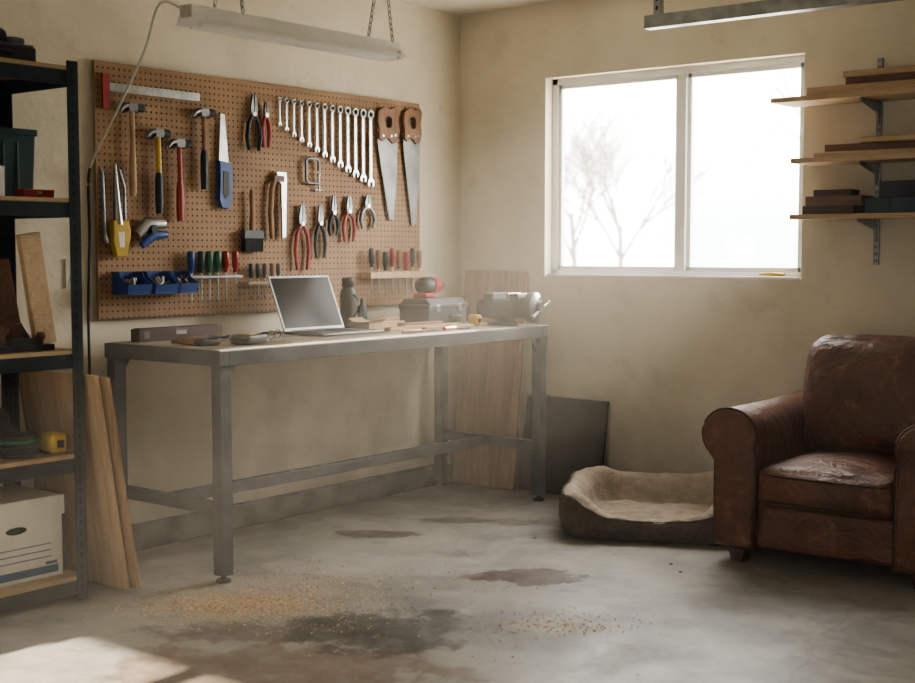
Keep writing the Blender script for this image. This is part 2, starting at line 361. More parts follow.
m=MB('drywall_saw',WM(-1.87,1.99,.015)); m.prism([(-.012,0),(.012,-.0),(.036,-.24),(-.028,-.24)],-.001,.001,CHROME)
m.prism([(-.03,-.22),(.04,-.23),(.048,-.30),(.04,-.42),(.02,-.445),(-.02,-.44),(-.035,-.40),(-.03,-.33)],-.014,.014,BLUE)
m.prism([(-.012,-.27),(.022,-.27),(.025,-.38),(0,-.40),(-.015,-.37)],-.016,.016,BLACK); m.done(.004)
def pliers(name,y,z,Lt,grip,w=.035,jaw=.3,rot=0,spread=1.0):
    m=MB(name,WM(y,z,.018,rot)); J=Lt*jaw
    for s_ in(-1,1):
        m.prism([(s_*.001,0),(s_*w*.22,-.004),(s_*w*.48,-J*.7),(s_*w*.42,-J),(-s_*w*.1,-J*1.15),(s_*.0005,-J*.6)],-.006+s_*.001,.006+s_*.001,TOOLST)
        m.tube([(s_*w*.15,-J,0),(s_*w*.75*spread,-J-Lt*.18,0),(s_*w*.95*spread,-J-Lt*.4,0),(s_*w*.7*spread,-Lt,0)],[.009,.0115,.012,.010],grip,8,.8)
    m.cyl((0,-J*.98,-.009),(0,-J*.98,.010),.011,CHROME,seg=14); m.tube([(0,-J*1.25,-.018),(0,-J*1.25,.014)],.0028,TOOLST,6); m.done(.0015)
pliers('locking_pliers',-1.675,2.10,.27,BLACK,.045,.36,0,1.0)
pliers('bolt_pliers',-1.595,2.07,.22,RED,.024,.3,.0)
m0=13
for i in range(m0):
    t=i/(m0-1); y=-1.495+.66*(t**1.08); Lw=.14+.265*t; k=.6+.75*t; ztop=2.10-.01*t
    m=MB('combination_wrench',WM(y,ztop,.012))
    r=.016*k
    m.tube([(r*math.cos(q)*.95,-r+r*math.sin(q)*.95,0) for q in [2*math.pi*j/16 for j in range(16)]],.006*k,CHROME,8,1.0,closed=True)
    m.prism([(-.0065*k,-1.9*r),(.0065*k,-1.9*r),(.0075*k,-Lw+1.6*r),(-.0075*k,-Lw+1.6*r)],-.003*k,.003*k,CHROME)
    yb=-Lw+r; R2=r*1.2
    pts=[]
    for j in range(13):
        a=math.radians(-50+280*j/12); pts.append((R2*math.cos(a),yb+R2*math.sin(a)))
    pts+= [(-.5*r,yb-.75*R2),(-.5*r,yb+.15*r),(.5*r,yb+.15*r),(.5*r,yb-.75*R2)]
    m.prism(pts,-.0042*k,.0042*k,CHROME); m.tube([(0,-r,-.012),(0,-r,.012),(0,-r+.01,.016)],.0028,TOOLST,6); m.done(.0008)
def handsaw(y,z,Lt,w,rot):
    m=MB('handsaw',WM(y,z,.016,rot))
    m.prism([(-w*.52,-.11),(w*.48,-.10),(w*.42,-Lt*.6),(w*.2,-Lt),(-w*.02,-Lt+.005),(-w*.46,-.2)],-.0008,.0008,SAWST)
    out=[(-.075,-.0),(-.03,.028),(.02,.02),(.065,.035),(.083,.01),(.072,-.05),(.08,-.10),(.065,-.155),(.03,-.165),(-.01,-.135),(-.05,-.155),(-.075,-.14),(-.07,-.09),(-.082,-.05)]
    sc=w/.16; out=[(a*sc,b2) for a,b2 in out]
    n=len(out); cx,cy=.0,-.05; inn=[]
    for (a,b2) in out:
        dx,dy=a-cx,b2-cy; k_=.026/max(.001,math.hypot(dx,dy)*.6+.02); k_=min(.40,k_); inn.append((cx+dx*k_,cy+dy*k_))
    V=[];F=[]
    for zz in(-.011,.011):
        for p in out: V.append((p[0],p[1],zz))
        for p in inn: V.append((p[0],p[1],zz))
    for i in range(n):
        j=(i+1)%n
        F+=[(i,j,n+j,n+i),(2*n+i,2*n+j,3*n+j,3*n+i),(i,j,2*n+j,2*n+i),(n+i,n+j,3*n+j,3*n+i)]
    m.add(V,F,HANDLE)
    for p in((-.045*sc,-.125),(.02*sc,-.125),(.05*sc,-.12)): m.cyl((p[0],p[1],-.013),(p[0],p[1],.013),.006,CHROME,seg=12)
    m.tube([(0,-.03,-.016),(0,-.03,.02),(0,-.015,.024)],.003,TOOLST,6); m.done(.003)
handsaw(-.705,2.09,.58,.165,.03); handsaw(-.50,2.10,.61,.15,.0)
m=MB('pry_bar',WM(-2.567,1.70,.02,.04)); m.tube([(0,0,0),(0,-.03,.006),(.002,-.28,0),(.0,-.32,.01)],[.010,.012,.011,.016],TOOLST,8,.6); m.done()
m=MB('caulking_gun',WM(-2.50,1.72,.03,.03)); m.tube([(0,0,0),(0,-.16,0),(.004,-.26,0)],[.006,.016,.022],CHROME,12); m.prism([(-.03,-.24),(.05,-.24),(.06,-.30),(.035,-.40),(-.02,-.40),(-.035,-.33)],-.016,.016,YEL)
m.prism([(-.012,-.29),(.026,-.29),(.02,-.36),(-.006,-.36)],-.0175,.0175,WHT); m.tube([(.02,-.02,0),(.045,-.10,0),(.04,-.24,0)],.009,TOOLST,8,.6); m.done(.004)
m=MB('spring_clamp',WM(-2.31,1.43,.035,.5)); m.tube([(-.08,.03,0),(0,.045,0),(.08,.0,0)],[.022,.030,.022],CHROME,12,.8); m.tube([(-.08,-.025,0),(0,-.015,0),(.07,-.05,0)],[.017,.025,.015],BLUE,12,.8); m.cyl((0,.015,-.03),(0,.015,.03),.018,BLACK); m.done()
m=MB('masonry_brush',WM(-1.70,1.64,.025)); m.tube([(0,0,0),(0,-.03,0),(.003,-.10,0),(0,-.17,0),(0,-.20,0)],[.010,.015,.013,.017,.014],HANDLE,12,.7)
m.box((0,-.215,0),(.125,.04,.034),GREYP)
for i in range(16): m.box((-.055+i*.0074,-.262,.0),(.0045,.07,.033),BLACK)
m.done(.002)
m=MB('tin_snips',WM(-1.52,1.735,.022))
m.tube([(-.045,-.33,0),(-.055,-.20,0),(-.04,-.07,0),(-.01,-.012,0)],[.013,.016,.015,.010],HANDLE,10,.7); m.prism([(-.015,-.0),(.05,-.0),(.055,-.03),(.045,-.32),(.02,-.33),(.014,-.06),(-.02,-.03)],-.006,.006,CHROME)
m.box((-.0,-.035,0),(.07,.03,.016),REDWOOD); m.done(.002)
pliers('cutting_pliers',-1.355,1.58,.33,RED,.05,.3)
pliers('slip_joint_pliers',-1.225,1.58,.27,BLACK,.038,.35)
pliers('needle_nose_pliers',-1.125,1.635,.21,BLACK,.036,.45)
pliers('combination_pliers',-1.01,1.635,.24,RED,.044,.35)
pliers('side_cutters',-.865,1.645,.18,TOOLST,.048,.35,0,1.2)
# bar clamp between the snips and the drywall saw
m=MB('c_clamp',WM(-1.28,1.80,.02,.0))
m.tube([(.045,-.05,0),(.045,-.0,0),(.03,.012,0),(-.03,.012,0),(-.045,0,0),(-.045,-.10,0),(-.03,-.112,0),(.045,-.112,0)],.008,TOOLST,8,.8); m.cyl((.045,-.13,0),(.045,-.065,0),.005,CHROME,seg=8); m.cyl((.045,-.07,0),(.045,-.062,0),.011,CHROME,seg=10); m.cyl((.02,-.145,0),(.07,-.145,0),.003,CHROME,seg=6); m.cyl((.045,-.15,0),(.045,-.13,0),.006,CHROME,seg=8)
m.tube([(0,.0,-.02),(0,.0,.01)],.003,TOOLST,6); m.done()
for yy,w_ in((-2.44,.125),(-2.29,.125),(-2.165,.10)):
    m=MB('parts_bin',Matrix.Translation((PX,yy,1.155)))
    h=w_/2
    m.box((.055,0,.003),(.105,w_,.006),BLUE); m.box((.003,0,.05),(.004,w_,.10),BLUE); m.box((.108,0,.022),(.004,w_,.045),BLUE,(0,.25,0))
    for s_ in(-1,1):
        Mx=Matrix(((1,0,0,0),(0,0,1,s_*h),(0,1,0,0),(0,0,0,1)))
        m.prism([(0.001,0),(.108,0),(.115,.045),(.06,.075),(.05,.10),(0.001,.10)],-.002,.002,BLUE,Mx)
    for k in range(9): m.cyl((.03+random.random()*.05,random.uniform(-h+.02,h-.02),.02),(.03+random.random()*.06,random.uniform(-h+.02,h-.02),.05+random.random()*.03),.007,random.choice([TOOLST,CHROME,HANDLE]),seg=8)
    m.done(.001)
def screwdriver(y,z,Lt,c,k=1.0,name='screwdriver',base=None):
    base=PX+.036 if base is None else base
    m=MB(name,WM(y,z,base-PX)); h=Lt*.42
    m.tube([(0,0,0),(0,-.006,0),(0,-h*.3,0),(0,-h*.75,0),(0,-h*.8,0),(0,-h,0)],[.009*k,.013*k,.0135*k,.013*k,.009*k,.010*k],c,10)
    m.cyl((0,-h,0),(0,-Lt+.012,0),.0035*k,CHROME,seg=8); m.box((0,-Lt+.006,0),(.007*k,.014,.003),TOOLST); m.done()
for y,c in zip((-2.09,-2.03,-1.98,-1.93,-1.88,-1.82),(BLUE,TEAL,GRN,GRN,RED,RED)): screwdriver(y,1.345,.24,c,1.25)
m=MB('screwdriver_rail',WM(-1.955,1.225,0)); m.box((0,0,.046),(.34,.012,.008),TOOLST); m.box((0,0,.026),(.34,.012,.008),TOOLST)
for x in(-.165,.165): m.box((x,0,.025),(.008,.012,.048),TOOLST)
m.done(.001)
for y,c in zip((-1.72,-1.675,-1.63,-1.58,-1.54),(TEAL,GREYP,GREYP,HANDLE,GREYP)): screwdriver(y,1.285,.17,c,.85,'nut_driver')
m=MB('nut_driver_rail',WM(-1.63,1.19,0)); m.box((0,0,.044),(.24,.014,.006),PINEY); m.box((0,0,.028),(.24,.014,.006),PINEY)
for x in(-.115,.115): m.box((x,0,.024),(.008,.014,.046),PINEY)
m.done(.001)
m=MB('wooden_tool_rack',WM(-.665,1.215,0)); m.box((0,0,.0615),(.47,.035,.019),PINEY); m.box((0,0,.016),(.47,.035,.03),PINEY)
for i in range(9): m.box((-.225+i*.05625,0,.041),(.02,.035,.022),PINEY)
m.done(.002)
cs=[BLACK,HANDLE,BLACK,RED,HANDLE,RED,BLACK,HANDLE]
for i in range(8): screwdriver(-.862+i*.05625,1.36-.01*(i%3),.24,cs[i],1.15,'wood_chisel',PX+.041)
m=MB('wall_outlet',Matrix(((0,0,1,0),(1,0,0,-2.685),(0,1,0,1.25),(0,0,0,1)))); m.box((0,0,.0045),(.075,.125,.008),PLATE)
for z in(-.028,.028): m.box((0,z,.009),(.034,.028,.004),WHT); m.box((-.007,z,.0112),(.002,.01,.001),BLACK); m.box((.007,z,.0112),(.002,.01,.001),BLACK)
m.done(.002)
# ------------------------------------------------------------------ hanging shop light
fx,fz,fa,fb=.80,2.245,-2.705,-1.485
m=MB('shop_light')
My=Matrix(((1,0,0,fx),(0,0,1,0),(0,1,0,fz),(0,0,0,1)))
m.prism([(-.03,.045),(.03,.045),(.034,.0),(.07,-.025),(.068,-.028),(.03,-.004),(-.03,-.004),(-.068,-.028),(-.07,-.025),(-.034,.0)],fa,fb,WHT,My)
for s_ in(-1,1): m.cyl((fx+s_*.028,fa+.04,fz-.026),(fx+s_*.028,fb-.04,fz-.026),.0125,WHT,seg=12)
for y in(fa+.02,fb-.02): m.box((fx,y,fz-.012),(.12,.035,.035),WHT)
m.box((fx,fa-.005,fz+.02),(.05,.02,.045),CORDW)
def chain(p,q):
    p=Vector(p);q=Vector(q);n=int((q-p).length/.026); d=(q-p).normalized(); a=d.cross(Vector((0,1,0))).normalized() if abs(d.y)<.9 else Vector((1,0,0)); b=d.cross(a)
    for i in range(n):
        c=p+(q-p)*((i+.5)/n); s1=a if i%2 else b
        m.tube([c+d*.018*math.cos(t)+s1*.008*math.sin(t) for t in [2*math.pi*k/10 for k in range(10)]],.0026,GALV,5,closed=True)
for y in(fa+.2,fb-.12):
    chain((fx-.03,y-.04,fz+.045),(fx,y+.03,H)); chain((fx+.03,y+.06,fz+.045),(fx,y+.03,H)); m.cyl((fx,y+.03,H-.012),(fx,y+.03,H),.02,GALV)
m.done()
m=MB('power_cord')
pts=[Vector(p) for p in((.80,-2.725,2.27),(.78,-2.82,2.28),(.66,-2.80,2.12),(.48,-2.77,1.95),(.26,-2.71,1.80),(.08,-2.64,1.70),(.03,-2.615,1.60),(.025,-2.61,1.4),(.02,-2.62,1.1),(.03,-2.63,.7),(.03,-2.66,.3))]
sm=[]
for i in range(len(pts)-1):
    p0,p1,p2,p3=pts[max(i-1,0)],pts[i],pts[i+1],pts[min(i+2,len(pts)-1)]
    for j in range(6):
        t=j/6; sm.append(.5*((2*p1)+(p2-p0)*t+(2*p0-5*p1+4*p2-p3)*t*t+(3*p1-p0-3*p2+p3)*t**3))
m.tube(sm[:31],.005,CORDW,8); m.tube(sm[30:],.006,BLACK,8); m.done()
m=MB('garage_door_track'); ry,rz=-.66,2.405
Mr=Matrix(((0,0,1,0),(1,0,0,ry),(0,1,0,rz),(0,0,0,1)))
m.prism([(-.03,-.03),(.03,-.03),(.03,-.022),(-.022,-.022),(-.022,.022),(.03,.022),(.03,.03),(-.03,.03)],1.63,4.6,GALV,Mr)
for x in(1.69,3.2,4.5):
    m.box((x,ry,(rz+.03+H)/2),(.035,.035,H-rz-.03),GALV)
    for k in range(5): m.box((x,ry-.0185,rz+.06+k*.04),(.01,.002,.018),DARKHOLE)
m.done(.001)
# ------------------------------------------------------------------ wall shelves with lumber
m=MB('wall_shelf_unit')
for x in(2.495,3.15):
    m.box((x,-.009,1.76),(.026,.016,.96),GALV)
    for k in range(30): m.box((x-.005,-.0175,1.30+k*.032),(.004,.002,.014),DARKHOLE); m.box((x+.005,-.0175,1.30+k*.032),(.004,.002,.014),DARKHOLE)
for z,xa in((2.06,2.075),(1.775,2.18),(1.515,2.18)):
    m.box(((xa+3.4)/2,-.15,z-.011),(3.4-xa,.26,.022),PINE)
    for x in(2.495,3.15):
        Mx=Matrix(((0,0,1,x),(-1,0,0,-.016),(0,1,0,z-.022),(0,0,0,1)))
        m.prism([(0,0),(.23,0),(.23,-.012),(.03,-.05),(.012,-.10),(0,-.10)],-.005,.005,GALV,Mx)
m.done(.002)
def boards(name,lst,mat=None):
    m=MB(name)
    for (x0,x1,y0,y1,z0,z1,mt) in lst: bx(m,x0,x1,y0,y1,z0,z1,mt)
    return m.done(.003)
boards('stacked_lumber',[(2.24,3.3,-.25,-.05,2.0605,2.10,PINE),(2.42,3.35,-.235,-.06,2.1005,2.135,REDWOOD),(2.40,3.3,-.22,-.07,2.1355,2.165,PINE)])
boards('stacked_lumber',[(2.28,2.9,-.25,-.06,1.7755,1.80,PINE),(2.32,3.2,-.22,-.05,1.8005,1.835,REDWOOD),(2.5,3.3,-.25,-.16,1.8355,1.86,PINE)])
boards('wood_blocks',[(2.22,2.47,-.23,-.08,1.5155,1.555,WALNUT),(2.23,2.50,-.22,-.06,1.5555,1.60,REDWOOD),(2.26,2.44,-.2,-.09,1.6005,1.63,WALNUT)])
boards('storage_boxes',[(2.52,2.64,-.23,-.08,1.5155,1.585,TEAL),(2.645,2.80,-.24,-.08,1.5155,1.585,BLUB),(2.58,2.82,-.22,-.06,1.5855,1.66,BLACK),(2.85,3.1,-.24,-.08,1.5155,1.60,BLUB)])
# ------------------------------------------------------------------ panels
def panel(name,x0,x1,yb,yt,h,th,mat,z=.003):
    ang=math.atan2(yt-yb,h); m=MB(name,Matrix.Translation(((x0+x1)/2,yb,z))@Matrix.Rotation(-ang,4,'X'))
    Lh=math.hypot(yt-yb,h); m.box((0,th/2,Lh/2),(x1-x0,th,Lh),mat); return m.done(.002)
panel('plywood_sheet',.062,.50,-.16,-.035,1.23,.018,PLY2)
panel('hardboard_sheet',.505,1.04,-.11,-.03,.53,.015,PLYD)
panel('plywood_offcut',.075,.60,-2.885,-3.015,.86,.018,PLY,.008); panel('plywood_offcut',.09,.62,-2.85,-2.98,.85,.02,PLY2,.008); panel('plywood_offcut',.12,.56,-2.805,-2.945,.80,.022,PLY,.008)
# ------------------------------------------------------------------ metal shelf unit
E=MB('garage_shelving_unit')
sx0,sx1,sy1,sy0,sh=.065,.55,-3.03,-4.25,2.06
for x,dx in((sx0,1),(sx1,-1)):
    for y,dy in((sy1,-1),(sy0,1)):
        E.box((x+dx*.024,y,sh/2),(.048,.003,sh),RACK); E.box((x,y+dy*.024,sh/2),(.003,.048,sh),RACK)
        for k in range(48):
            E.box((x+dx*.026,y,.05+k*.042),(.010,.0045,.022),DARKHOLE); E.box((x,y+dy*.026,.05+k*.042),(.0045,.010,.022),DARKHOLE)
LV=(2.04,1.545,.97,.57,.095)
for z in LV:
    for x in(sx0+.006,sx1-.006): E.box((x,(sy0+sy1)/2,z-.043),(.008,sy1-sy0-.01,.055),RACK); E.box((x+(.012 if x<.3 else -.012),(sy0+sy1)/2,z-.018),(.024,sy1-sy0-.01,.004),RACK)
    for y in(sy0+.006,sy1-.006): E.box(((sx0+sx1)/2,y,z-.043),(sx1-sx0-.01,.008,.055),RACK)
    E.box(((sx0+sx1)/2,(sy0+sy1)/2,z-.008),(sx1-sx0-.004,sy1-sy0-.004,.016),CHIP)
E.done()
m=MB('banker_box',Matrix.Translation((.31,-3.285,.0955)))
m.box((0,0,.14),(.32,.40,.28),CARD); m.box((0,0,.275),(.335,.415,.075),CARD)
hp=[(.045*math.cos(q)*(1),.20+.014*math.sin(q)) for q in [2*math.pi*j/16 for j in range(16)]]
m.prism(hp,.159,.1612,DARKHOLE,Matrix(((0,0,1,0),(1,0,0,0),(0,1,0,0),(0,0,0,1))))
for z in(.13,.105,.08): m.box((.1605,0.02,z),(.001,.26,.004),LABEL)
m.box((.1605,-.0,.03),(.001,.36,.03),LABEL); m.box((.1605,.15,.055),(.001,.05,.012),LABEL)
m.done(.002)
m=MB('tool_bag',Matrix.Translation((.22,-3.36,.5705)))
m.rbox((0,0,.09),(.12,.17,.089),.06,BLACK,10,(0,0,.02)); m.tube([(-.0,-.12,.16),(0,-.08,.22),(0,.05,.22),(0,.12,.16)],.012,BLACK,8); m.rbox((.0,.19,.05),(.06,.04,.049),.03,TEAL,8); m.done()
m=MB('extension_cord_coil',Matrix.Translation((.435,-3.245,.5705)))
for k in range(5): m.tube([((.080-.004*k)*math.cos(t),(.07)*math.sin(t),.0095+.017*k) for t in [2*math.pi*j/24 for j in range(24)]],.009,GRN if k==3 else BLACK,6,closed=True)
m.done()
m=MB('tape_measure',Matrix.Translation((.47,-3.115,.5705))); m.rbox((0,0,.041),(.045,.035,.04),.018,YEL,8); m.box((0,.0,.04),(.092,.03,.03),BLACK); m.box((.04,.04,.008),(.02,.02,.004),CHROME); m.done()
m=MB('wood_offcut',Matrix.Translation((.40,-3.05,.985))@Matrix.Rotation(.15,4,'X')); m.box((0,-.045,.225),(.03,.09,.43),PINE); m.done(.003)
m=MB('wood_offcut',Matrix.Translation((.35,-3.16,.985))@Matrix.Rotation(.18,4,'X')); m.box((0,-.045,.175),(.03,.09,.33),REDWOOD); m.done(.003)
m=MB('hand_plane',Matrix.Translation((.47,-3.24,.9705)))
m.box((0,0,.012),(.06,.24,.024),IRON); m.box((0,0,.035),(.05,.12,.03),IRON,(.0,0,0)); m.tube([(0,-.08,.02),(0,-.085,.06),(0,-.07,.09)],[.014,.012,.016],REDWOOD,10); m.lathe([(.008,0),(.012,.02),(.02,.035),(.012,.05)],REDWOOD,(0,.08,.02),14); m.box((0,.01,.07),(.045,.006,.09),CHROME,(.6,0,0)); m.done(.002)
m=MB('storage_bin',Matrix.Translation((.24,-3.27,1.5455))); m.box((0,0,.12),(.28,.30,.239),TEAL,taper=1.06); m.box((0,0,.25),(.31,.33,.025),TEAL)
for k in range(4): m.box((.148,-.1+k*.06,.12),(.006,.01,.18),TEAL)
m.done(.006)
m=MB('paint_can',Matrix.Translation((.46,-3.34,1.5455))); m.lathe([(.038,0),(.04,.003),(.04,.10),(.042,.104),(.042,.11),(.036,.112),(.036,.106),(.0,.106)],WHT); m.done()
m=MB('red_tool_tin',Matrix.Translation((.46,-3.17,1.5455))); m.box((0,0,.012),(.07,.13,.024),RED); m.box((0,0,.027),(.072,.132,.008),RED); m.box((.037,0,.018),(.004,.02,.012),CHROME); m.done(.003)
m=MB('power_tool_case',Matrix.Translation((.30,-3.33,2.0405))); m.box((0,0,.03),(.36,.34,.06),BLACK); m.box((0,0,.065),(.35,.33,.01),GREYP); m.tube([(.18,-.06,.03),(.21,-.05,.03),(.21,.05,.03),(.18,.06,.03)],.008,BLACK,8); m.rbox((.02,-.02,.10),(.10,.12,.035),.03,BLACK,8); m.rbox((.05,.12,.085),(.09,.035,.018),.015,GREYP,6); m.done(.004)
# ------------------------------------------------------------------ bench-top things
B=BZ+.0005
m=MB('laptop',Matrix.Translation((.30,-1.52,B)))
m.rbox((.13,0,.008),(.13,.205,.007),.006,ALU,8); m.box((.105,0,.0152),(.115,.34,.0012),KEY)
for i in range(5):
    for j in range(14): m.box((.06+i*.021,-.155+j*.0238,.0165),(.017,.019,.0018),BLACK)
m.box((.205,0,.0153),(.075,.11,.0008),TOOLST)
a=.40
R_=Matrix.Rotation(-a,4,'Y')
def sc(c,s,mat):
    c=R_@Vector(c); m.box((c.x,c.y,c.z+.014),s,mat,(0,-a,0))
sc((0,0,.14),(.007,.41,.28),ALU); sc((.0040,0,.142),(.001,.392,.256),SCREEN)
m.cyl((0,-.15,.012),(0,.15,.012),.007,BLACK,seg=10); m.done(.002)
m=MB('wooden_level',Matrix.Translation((.17,-2.26,B))); m.box((0,0,.028),(.06,.46,.055),DARKW); m.box((0,0,.057),(.05,.44,.004),WALNUT); m.box((.031,.0,.035),(.002,.06,.018),CHROME); m.box((.031,-.19,.03),(.002,.03,.03),TOOLST); m.done(.003)
m=MB('safety_glasses',Matrix.Translation((.50,-1.98,B))@Matrix.Rotation(.4,4,'Z'))
for s_ in(-1,1): m.tube([(.0+.005*math.cos(t),s_*.035+.028*math.cos(t),.022+.018*math.sin(t)) for t in [2*math.pi*k/14 for k in range(14)]],.003,BLACK,6,closed=True); m.tube([(0,s_*.063,.028),(-.08,s_*.066,.026),(-.12,s_*.06,.008)],.003,BLACK,6)
m.tube([(0,-.008,.026),(.003,0,.03),(0,.008,.026)],.003,BLACK,6); m.done()
m=MB('cable_bundle',Matrix.Translation((.36,-2.20,B+.007)))
m.tube([(.09*math.cos(t*1.1)*(1+.2*math.sin(3*t)),.12*math.sin(t),.003+.002*math.sin(5*t)) for t in [2*math.pi*k/40 for k in range(52)]],.006,BLACK,6); m.done()
m=MB('sanding_block',Matrix.Translation((.62,-2.24,B))@Matrix.Rotation(.25,4,'Z')); m.rbox((0,0,.021),(.05,.075,.02),.012,BLACK,8); m.tube([(0,.07,.02),(0,.1,.012),(.01,.13,.012)],.01,CHROME,8); m.box((0,0,.042),(.05,.07,.004),YEL); m.done(.002)
m=MB('thermos_bottle',Matrix.Translation((.14,-1.115,B))); m.lathe([(.038,0),(.042,.005),(.042,.17),(.038,.19),(.028,.205),(.028,.21),(.032,.212),(.032,.25),(.026,.258),(.0,.259)],BLACK); m.tube([(.04,0,.17),(.07,0,.15),(.07,0,.08),(.04,0,.06)],.006,BLACK,8); m.done()
m=MB('glue_bottle',Matrix.Translation((.12,-.985,B))); m.lathe([(.024,0),(.026,.004),(.026,.09),(.012,.115),(.010,.14),(.004,.15)],TEAL); m.done()
m=MB('toolbox',Matrix.Translation((.27,-.58,B))@Matrix.Rotation(.12,4,'Z')); m.box((0,0,.045),(.19,.38,.09),GREYP); m.box((0,0,.10),(.20,.39,.022),GREYP); m.prism([(-.1,.11),(.1,.11),(.07,.14),(-.07,.14)],-.18,.18,GREYP,Matrix(((1,0,0,0),(0,0,1,0),(0,1,0,0),(0,0,0,1))))
for s_ in(-1,1): m.box((.1,s_*.11,.09),(.01,.035,.04),CHROME)
m.done(.004)
m=MB('cordless_drill',Matrix.Translation((.27,-.60,B+.1425))@Matrix.Rotation(.2,4,'Z'))
m.tube([(0,-.12,.065),(0,-.10,.065),(0,-.03,.065),(0,.0,.065)],[.02,.046,.048,.042],BLACK,14); m.tube([(0,-.02,.065),(0,.05,.065),(0,.075,.065)],[.049,.045,.02],RED,14); m.tube([(0,.075,.065),(0,.12,.065),(0,.14,.065)],[.020,.020,.008],TOOLST,12)
m.tube([(0,-.06,.05),(0,-.075,.02),(0,-.08,.003)],[.022,.019,.022],BLACK,10); m.rbox((0,-.075,.014),(.04,.055,.0135),.01,RED,6); m.done()
m=MB('bench_vise',Matrix.Translation((.62,-.42,B))@Matrix.Rotation(.15,4,'Z'))
m.lathe([(.085,0),(.085,.014),(.06,.02),(.055,.04),(.0,.04)],IRON,(0,0,0),20)
m.rbox((-.02,0,.085),(.12,.055,.05),.03,IRON,8); m.box((-.055,0,.145),(.06,.12,.05),IRON); m.box((-.022,0,.155),(.012,.15,.035),TOOLST)
m.rbox((.13,0,.095),(.045,.06,.06),.03,IRON,8); m.box((.095,0,.145),(.05,.12,.05),IRON); m.box((.066,0,.155),(.012,.15,.035),TOOLST)
m.box((.05,0,.075),(.16,.05,.05),IRON); m.tube([(.16,0,.095),(.20,0,.095),(.21,0,.095),(.235,0,.095)],[.082,.082,.035,.03],IRON,20); m.cyl((.225,-.09,.05),(.225,.09,.12),.008,TOOLST,seg=10)
for p in((.225,-.09,.05),(.225,.09,.12)): m.rbox(p,(.013,.013,.013),.012,TOOLST,4)
m.tube([(-.14,0,.09),(-.10,0,.09)],[.04,.05],IRON,18); m.done(.003)
boards('wood_strips',[(.50,.54,-1.24,-.66,B,B+.02,PINEY),(.58,.61,-1.05,-.66,B,B+.016,ASH),(.42,.47,-1.05,-.74,B,B+.03,HANDLE),(.66,.70,-1.2,-.80,B,B+.012,REDWOOD)])
boards('wood_blocks',[(.20,.30,-1.05,-.85,B,B+.03,PINEY),(.22,.28,-1.0,-.88,B+.0305,B+.05,ASH)])
m=MB('chisel',Matrix.Translation((.74,-.98,B+.0145))@Matrix.Rotation(.1,4,'Z')); m.tube([(0,-.1,0),(0,-.04,0),(0,0,0)],[.011,.014,.010],RED,10); m.box((0,.07,0),(.018,.14,.004),TOOLST); m.done()
m=MB('wood_rasp',Matrix.Translation((.755,-1.26,B+.0125))@Matrix.Rotation(-.12,4,'Z')); m.tube([(0,-.12,0),(0,-.06,0),(0,0,0)],[.008,.012,.008],HANDLE,10); m.box((0,.07,0),(.022,.14,.005),TOOLST); m.done()
m=MB('cardboard_box',Matrix.Translation((.33,-1.17,B))@Matrix.Rotation(.2,4,'Z')); m.box((0,0,.02),(.09,.13,.04),KRAFT)
for s_ in(-1,1): m.box((s_*.058,0,.046),(.045,.128,.003),KRAFT,(0,-s_*.5,0))
m.done(.001)
m=MB('tape_measure',Matrix.Translation((.57,-.60,B))); m.rbox((0,0,.031),(.032,.028,.03),.014,YEL,8); m.box((0,0,.03),(.067,.022,.022),BLACK); m.done()
m=MB('drywall_screw_tin',Matrix.Translation((.455,-.62,B))); m.lathe([(.035,0),(.036,.002),(.036,.045),(.038,.047),(.038,.055),(.0,.056)],TOOLST); m.done()
m=MB('work_glove',Matrix.Translation((.50,-2.43,B))@Matrix.Rotation(1.5,4,'Z'))
m.rbox((0,0,.016),(.05,.06,.0155),.014,HANDLE,8)
for i in range(4): m.tube([(-.036+i*.024,.05,.014),(-.038+i*.025,.09,.017),(-.040+i*.026,.125-.008*abs(i-1.5),.012)],[.012,.012,.009],HANDLE,8)
m.tube([(.045,-.01,.014),(.075,.02,.016),(.085,.05,.012)],[.013,.012,.009],HANDLE,8); m.rbox((0,-.075,.016),(.052,.03,.0155),.012,BLACK,6); m.done()
# ------------------------------------------------------------------ dog bed
m=MB('dog_bed',Matrix.Translation((1.63,-.545,0.002))@Matrix.Rotation(math.radians(27),4,'Z'))
A_,B_,NN=.44,.365,72
prof=[(.05,0,0),(.02,.012,0),(.004,.05,0),(-.006,.45,1),(-.002,.74,1),(.014,.92,1),(.045,1.0,1),(.080,.97,1),(.108,.83,1),(.128,.60,1),(.150,.085,0),(.165,.078,0),(.20,.09,0),(.26,.10,0)]
vs=[]
def bedH(th):
    s_=math.sin(th); c_=math.cos(th)
    cr=abs(math.sin(2*th))**2
    return .225+.025*cr-.120*(max(0,-s_)**1.2)*(1-.5*cr)+.006*math.sin(7*th)+.004*math.sin(13*th+1)
for i in range(NN):
    th=2*math.pi*i/NN; c_,s_=math.cos(th),math.sin(th); e=2/4.6
    px=A_*math.copysign(abs(c_)**e,c_); py=B_*math.copysign(abs(s_)**e,s_); r=math.hypot(px,py); Hh=bedH(th)
    for (ins,z,k) in prof:
        f_=1-(ins+(.004*math.sin(11*th) if k else 0))/r; zz=z*Hh if k else z
        vs.append((px*f_,py*f_,zz))
P_=len(prof); fo=[];fi=[]
for i in range(NN):
    for k in range(P_-1):
        q=(i*P_+k,((i+1)%NN)*P_+k,((i+1)%NN)*P_+k+1,i*P_+k+1); (fo if k<5 else fi).append(q)
ci=len(vs); vs.append((0,0,.105))
for i in range(NN): fi.append((i*P_+P_-1,((i+1)%NN)*P_+P_-1,ci))
m.add(vs,fo,BEDOUT,True)
o_=len(m.V)-len(vs)
m.mats.append(BEDIN)
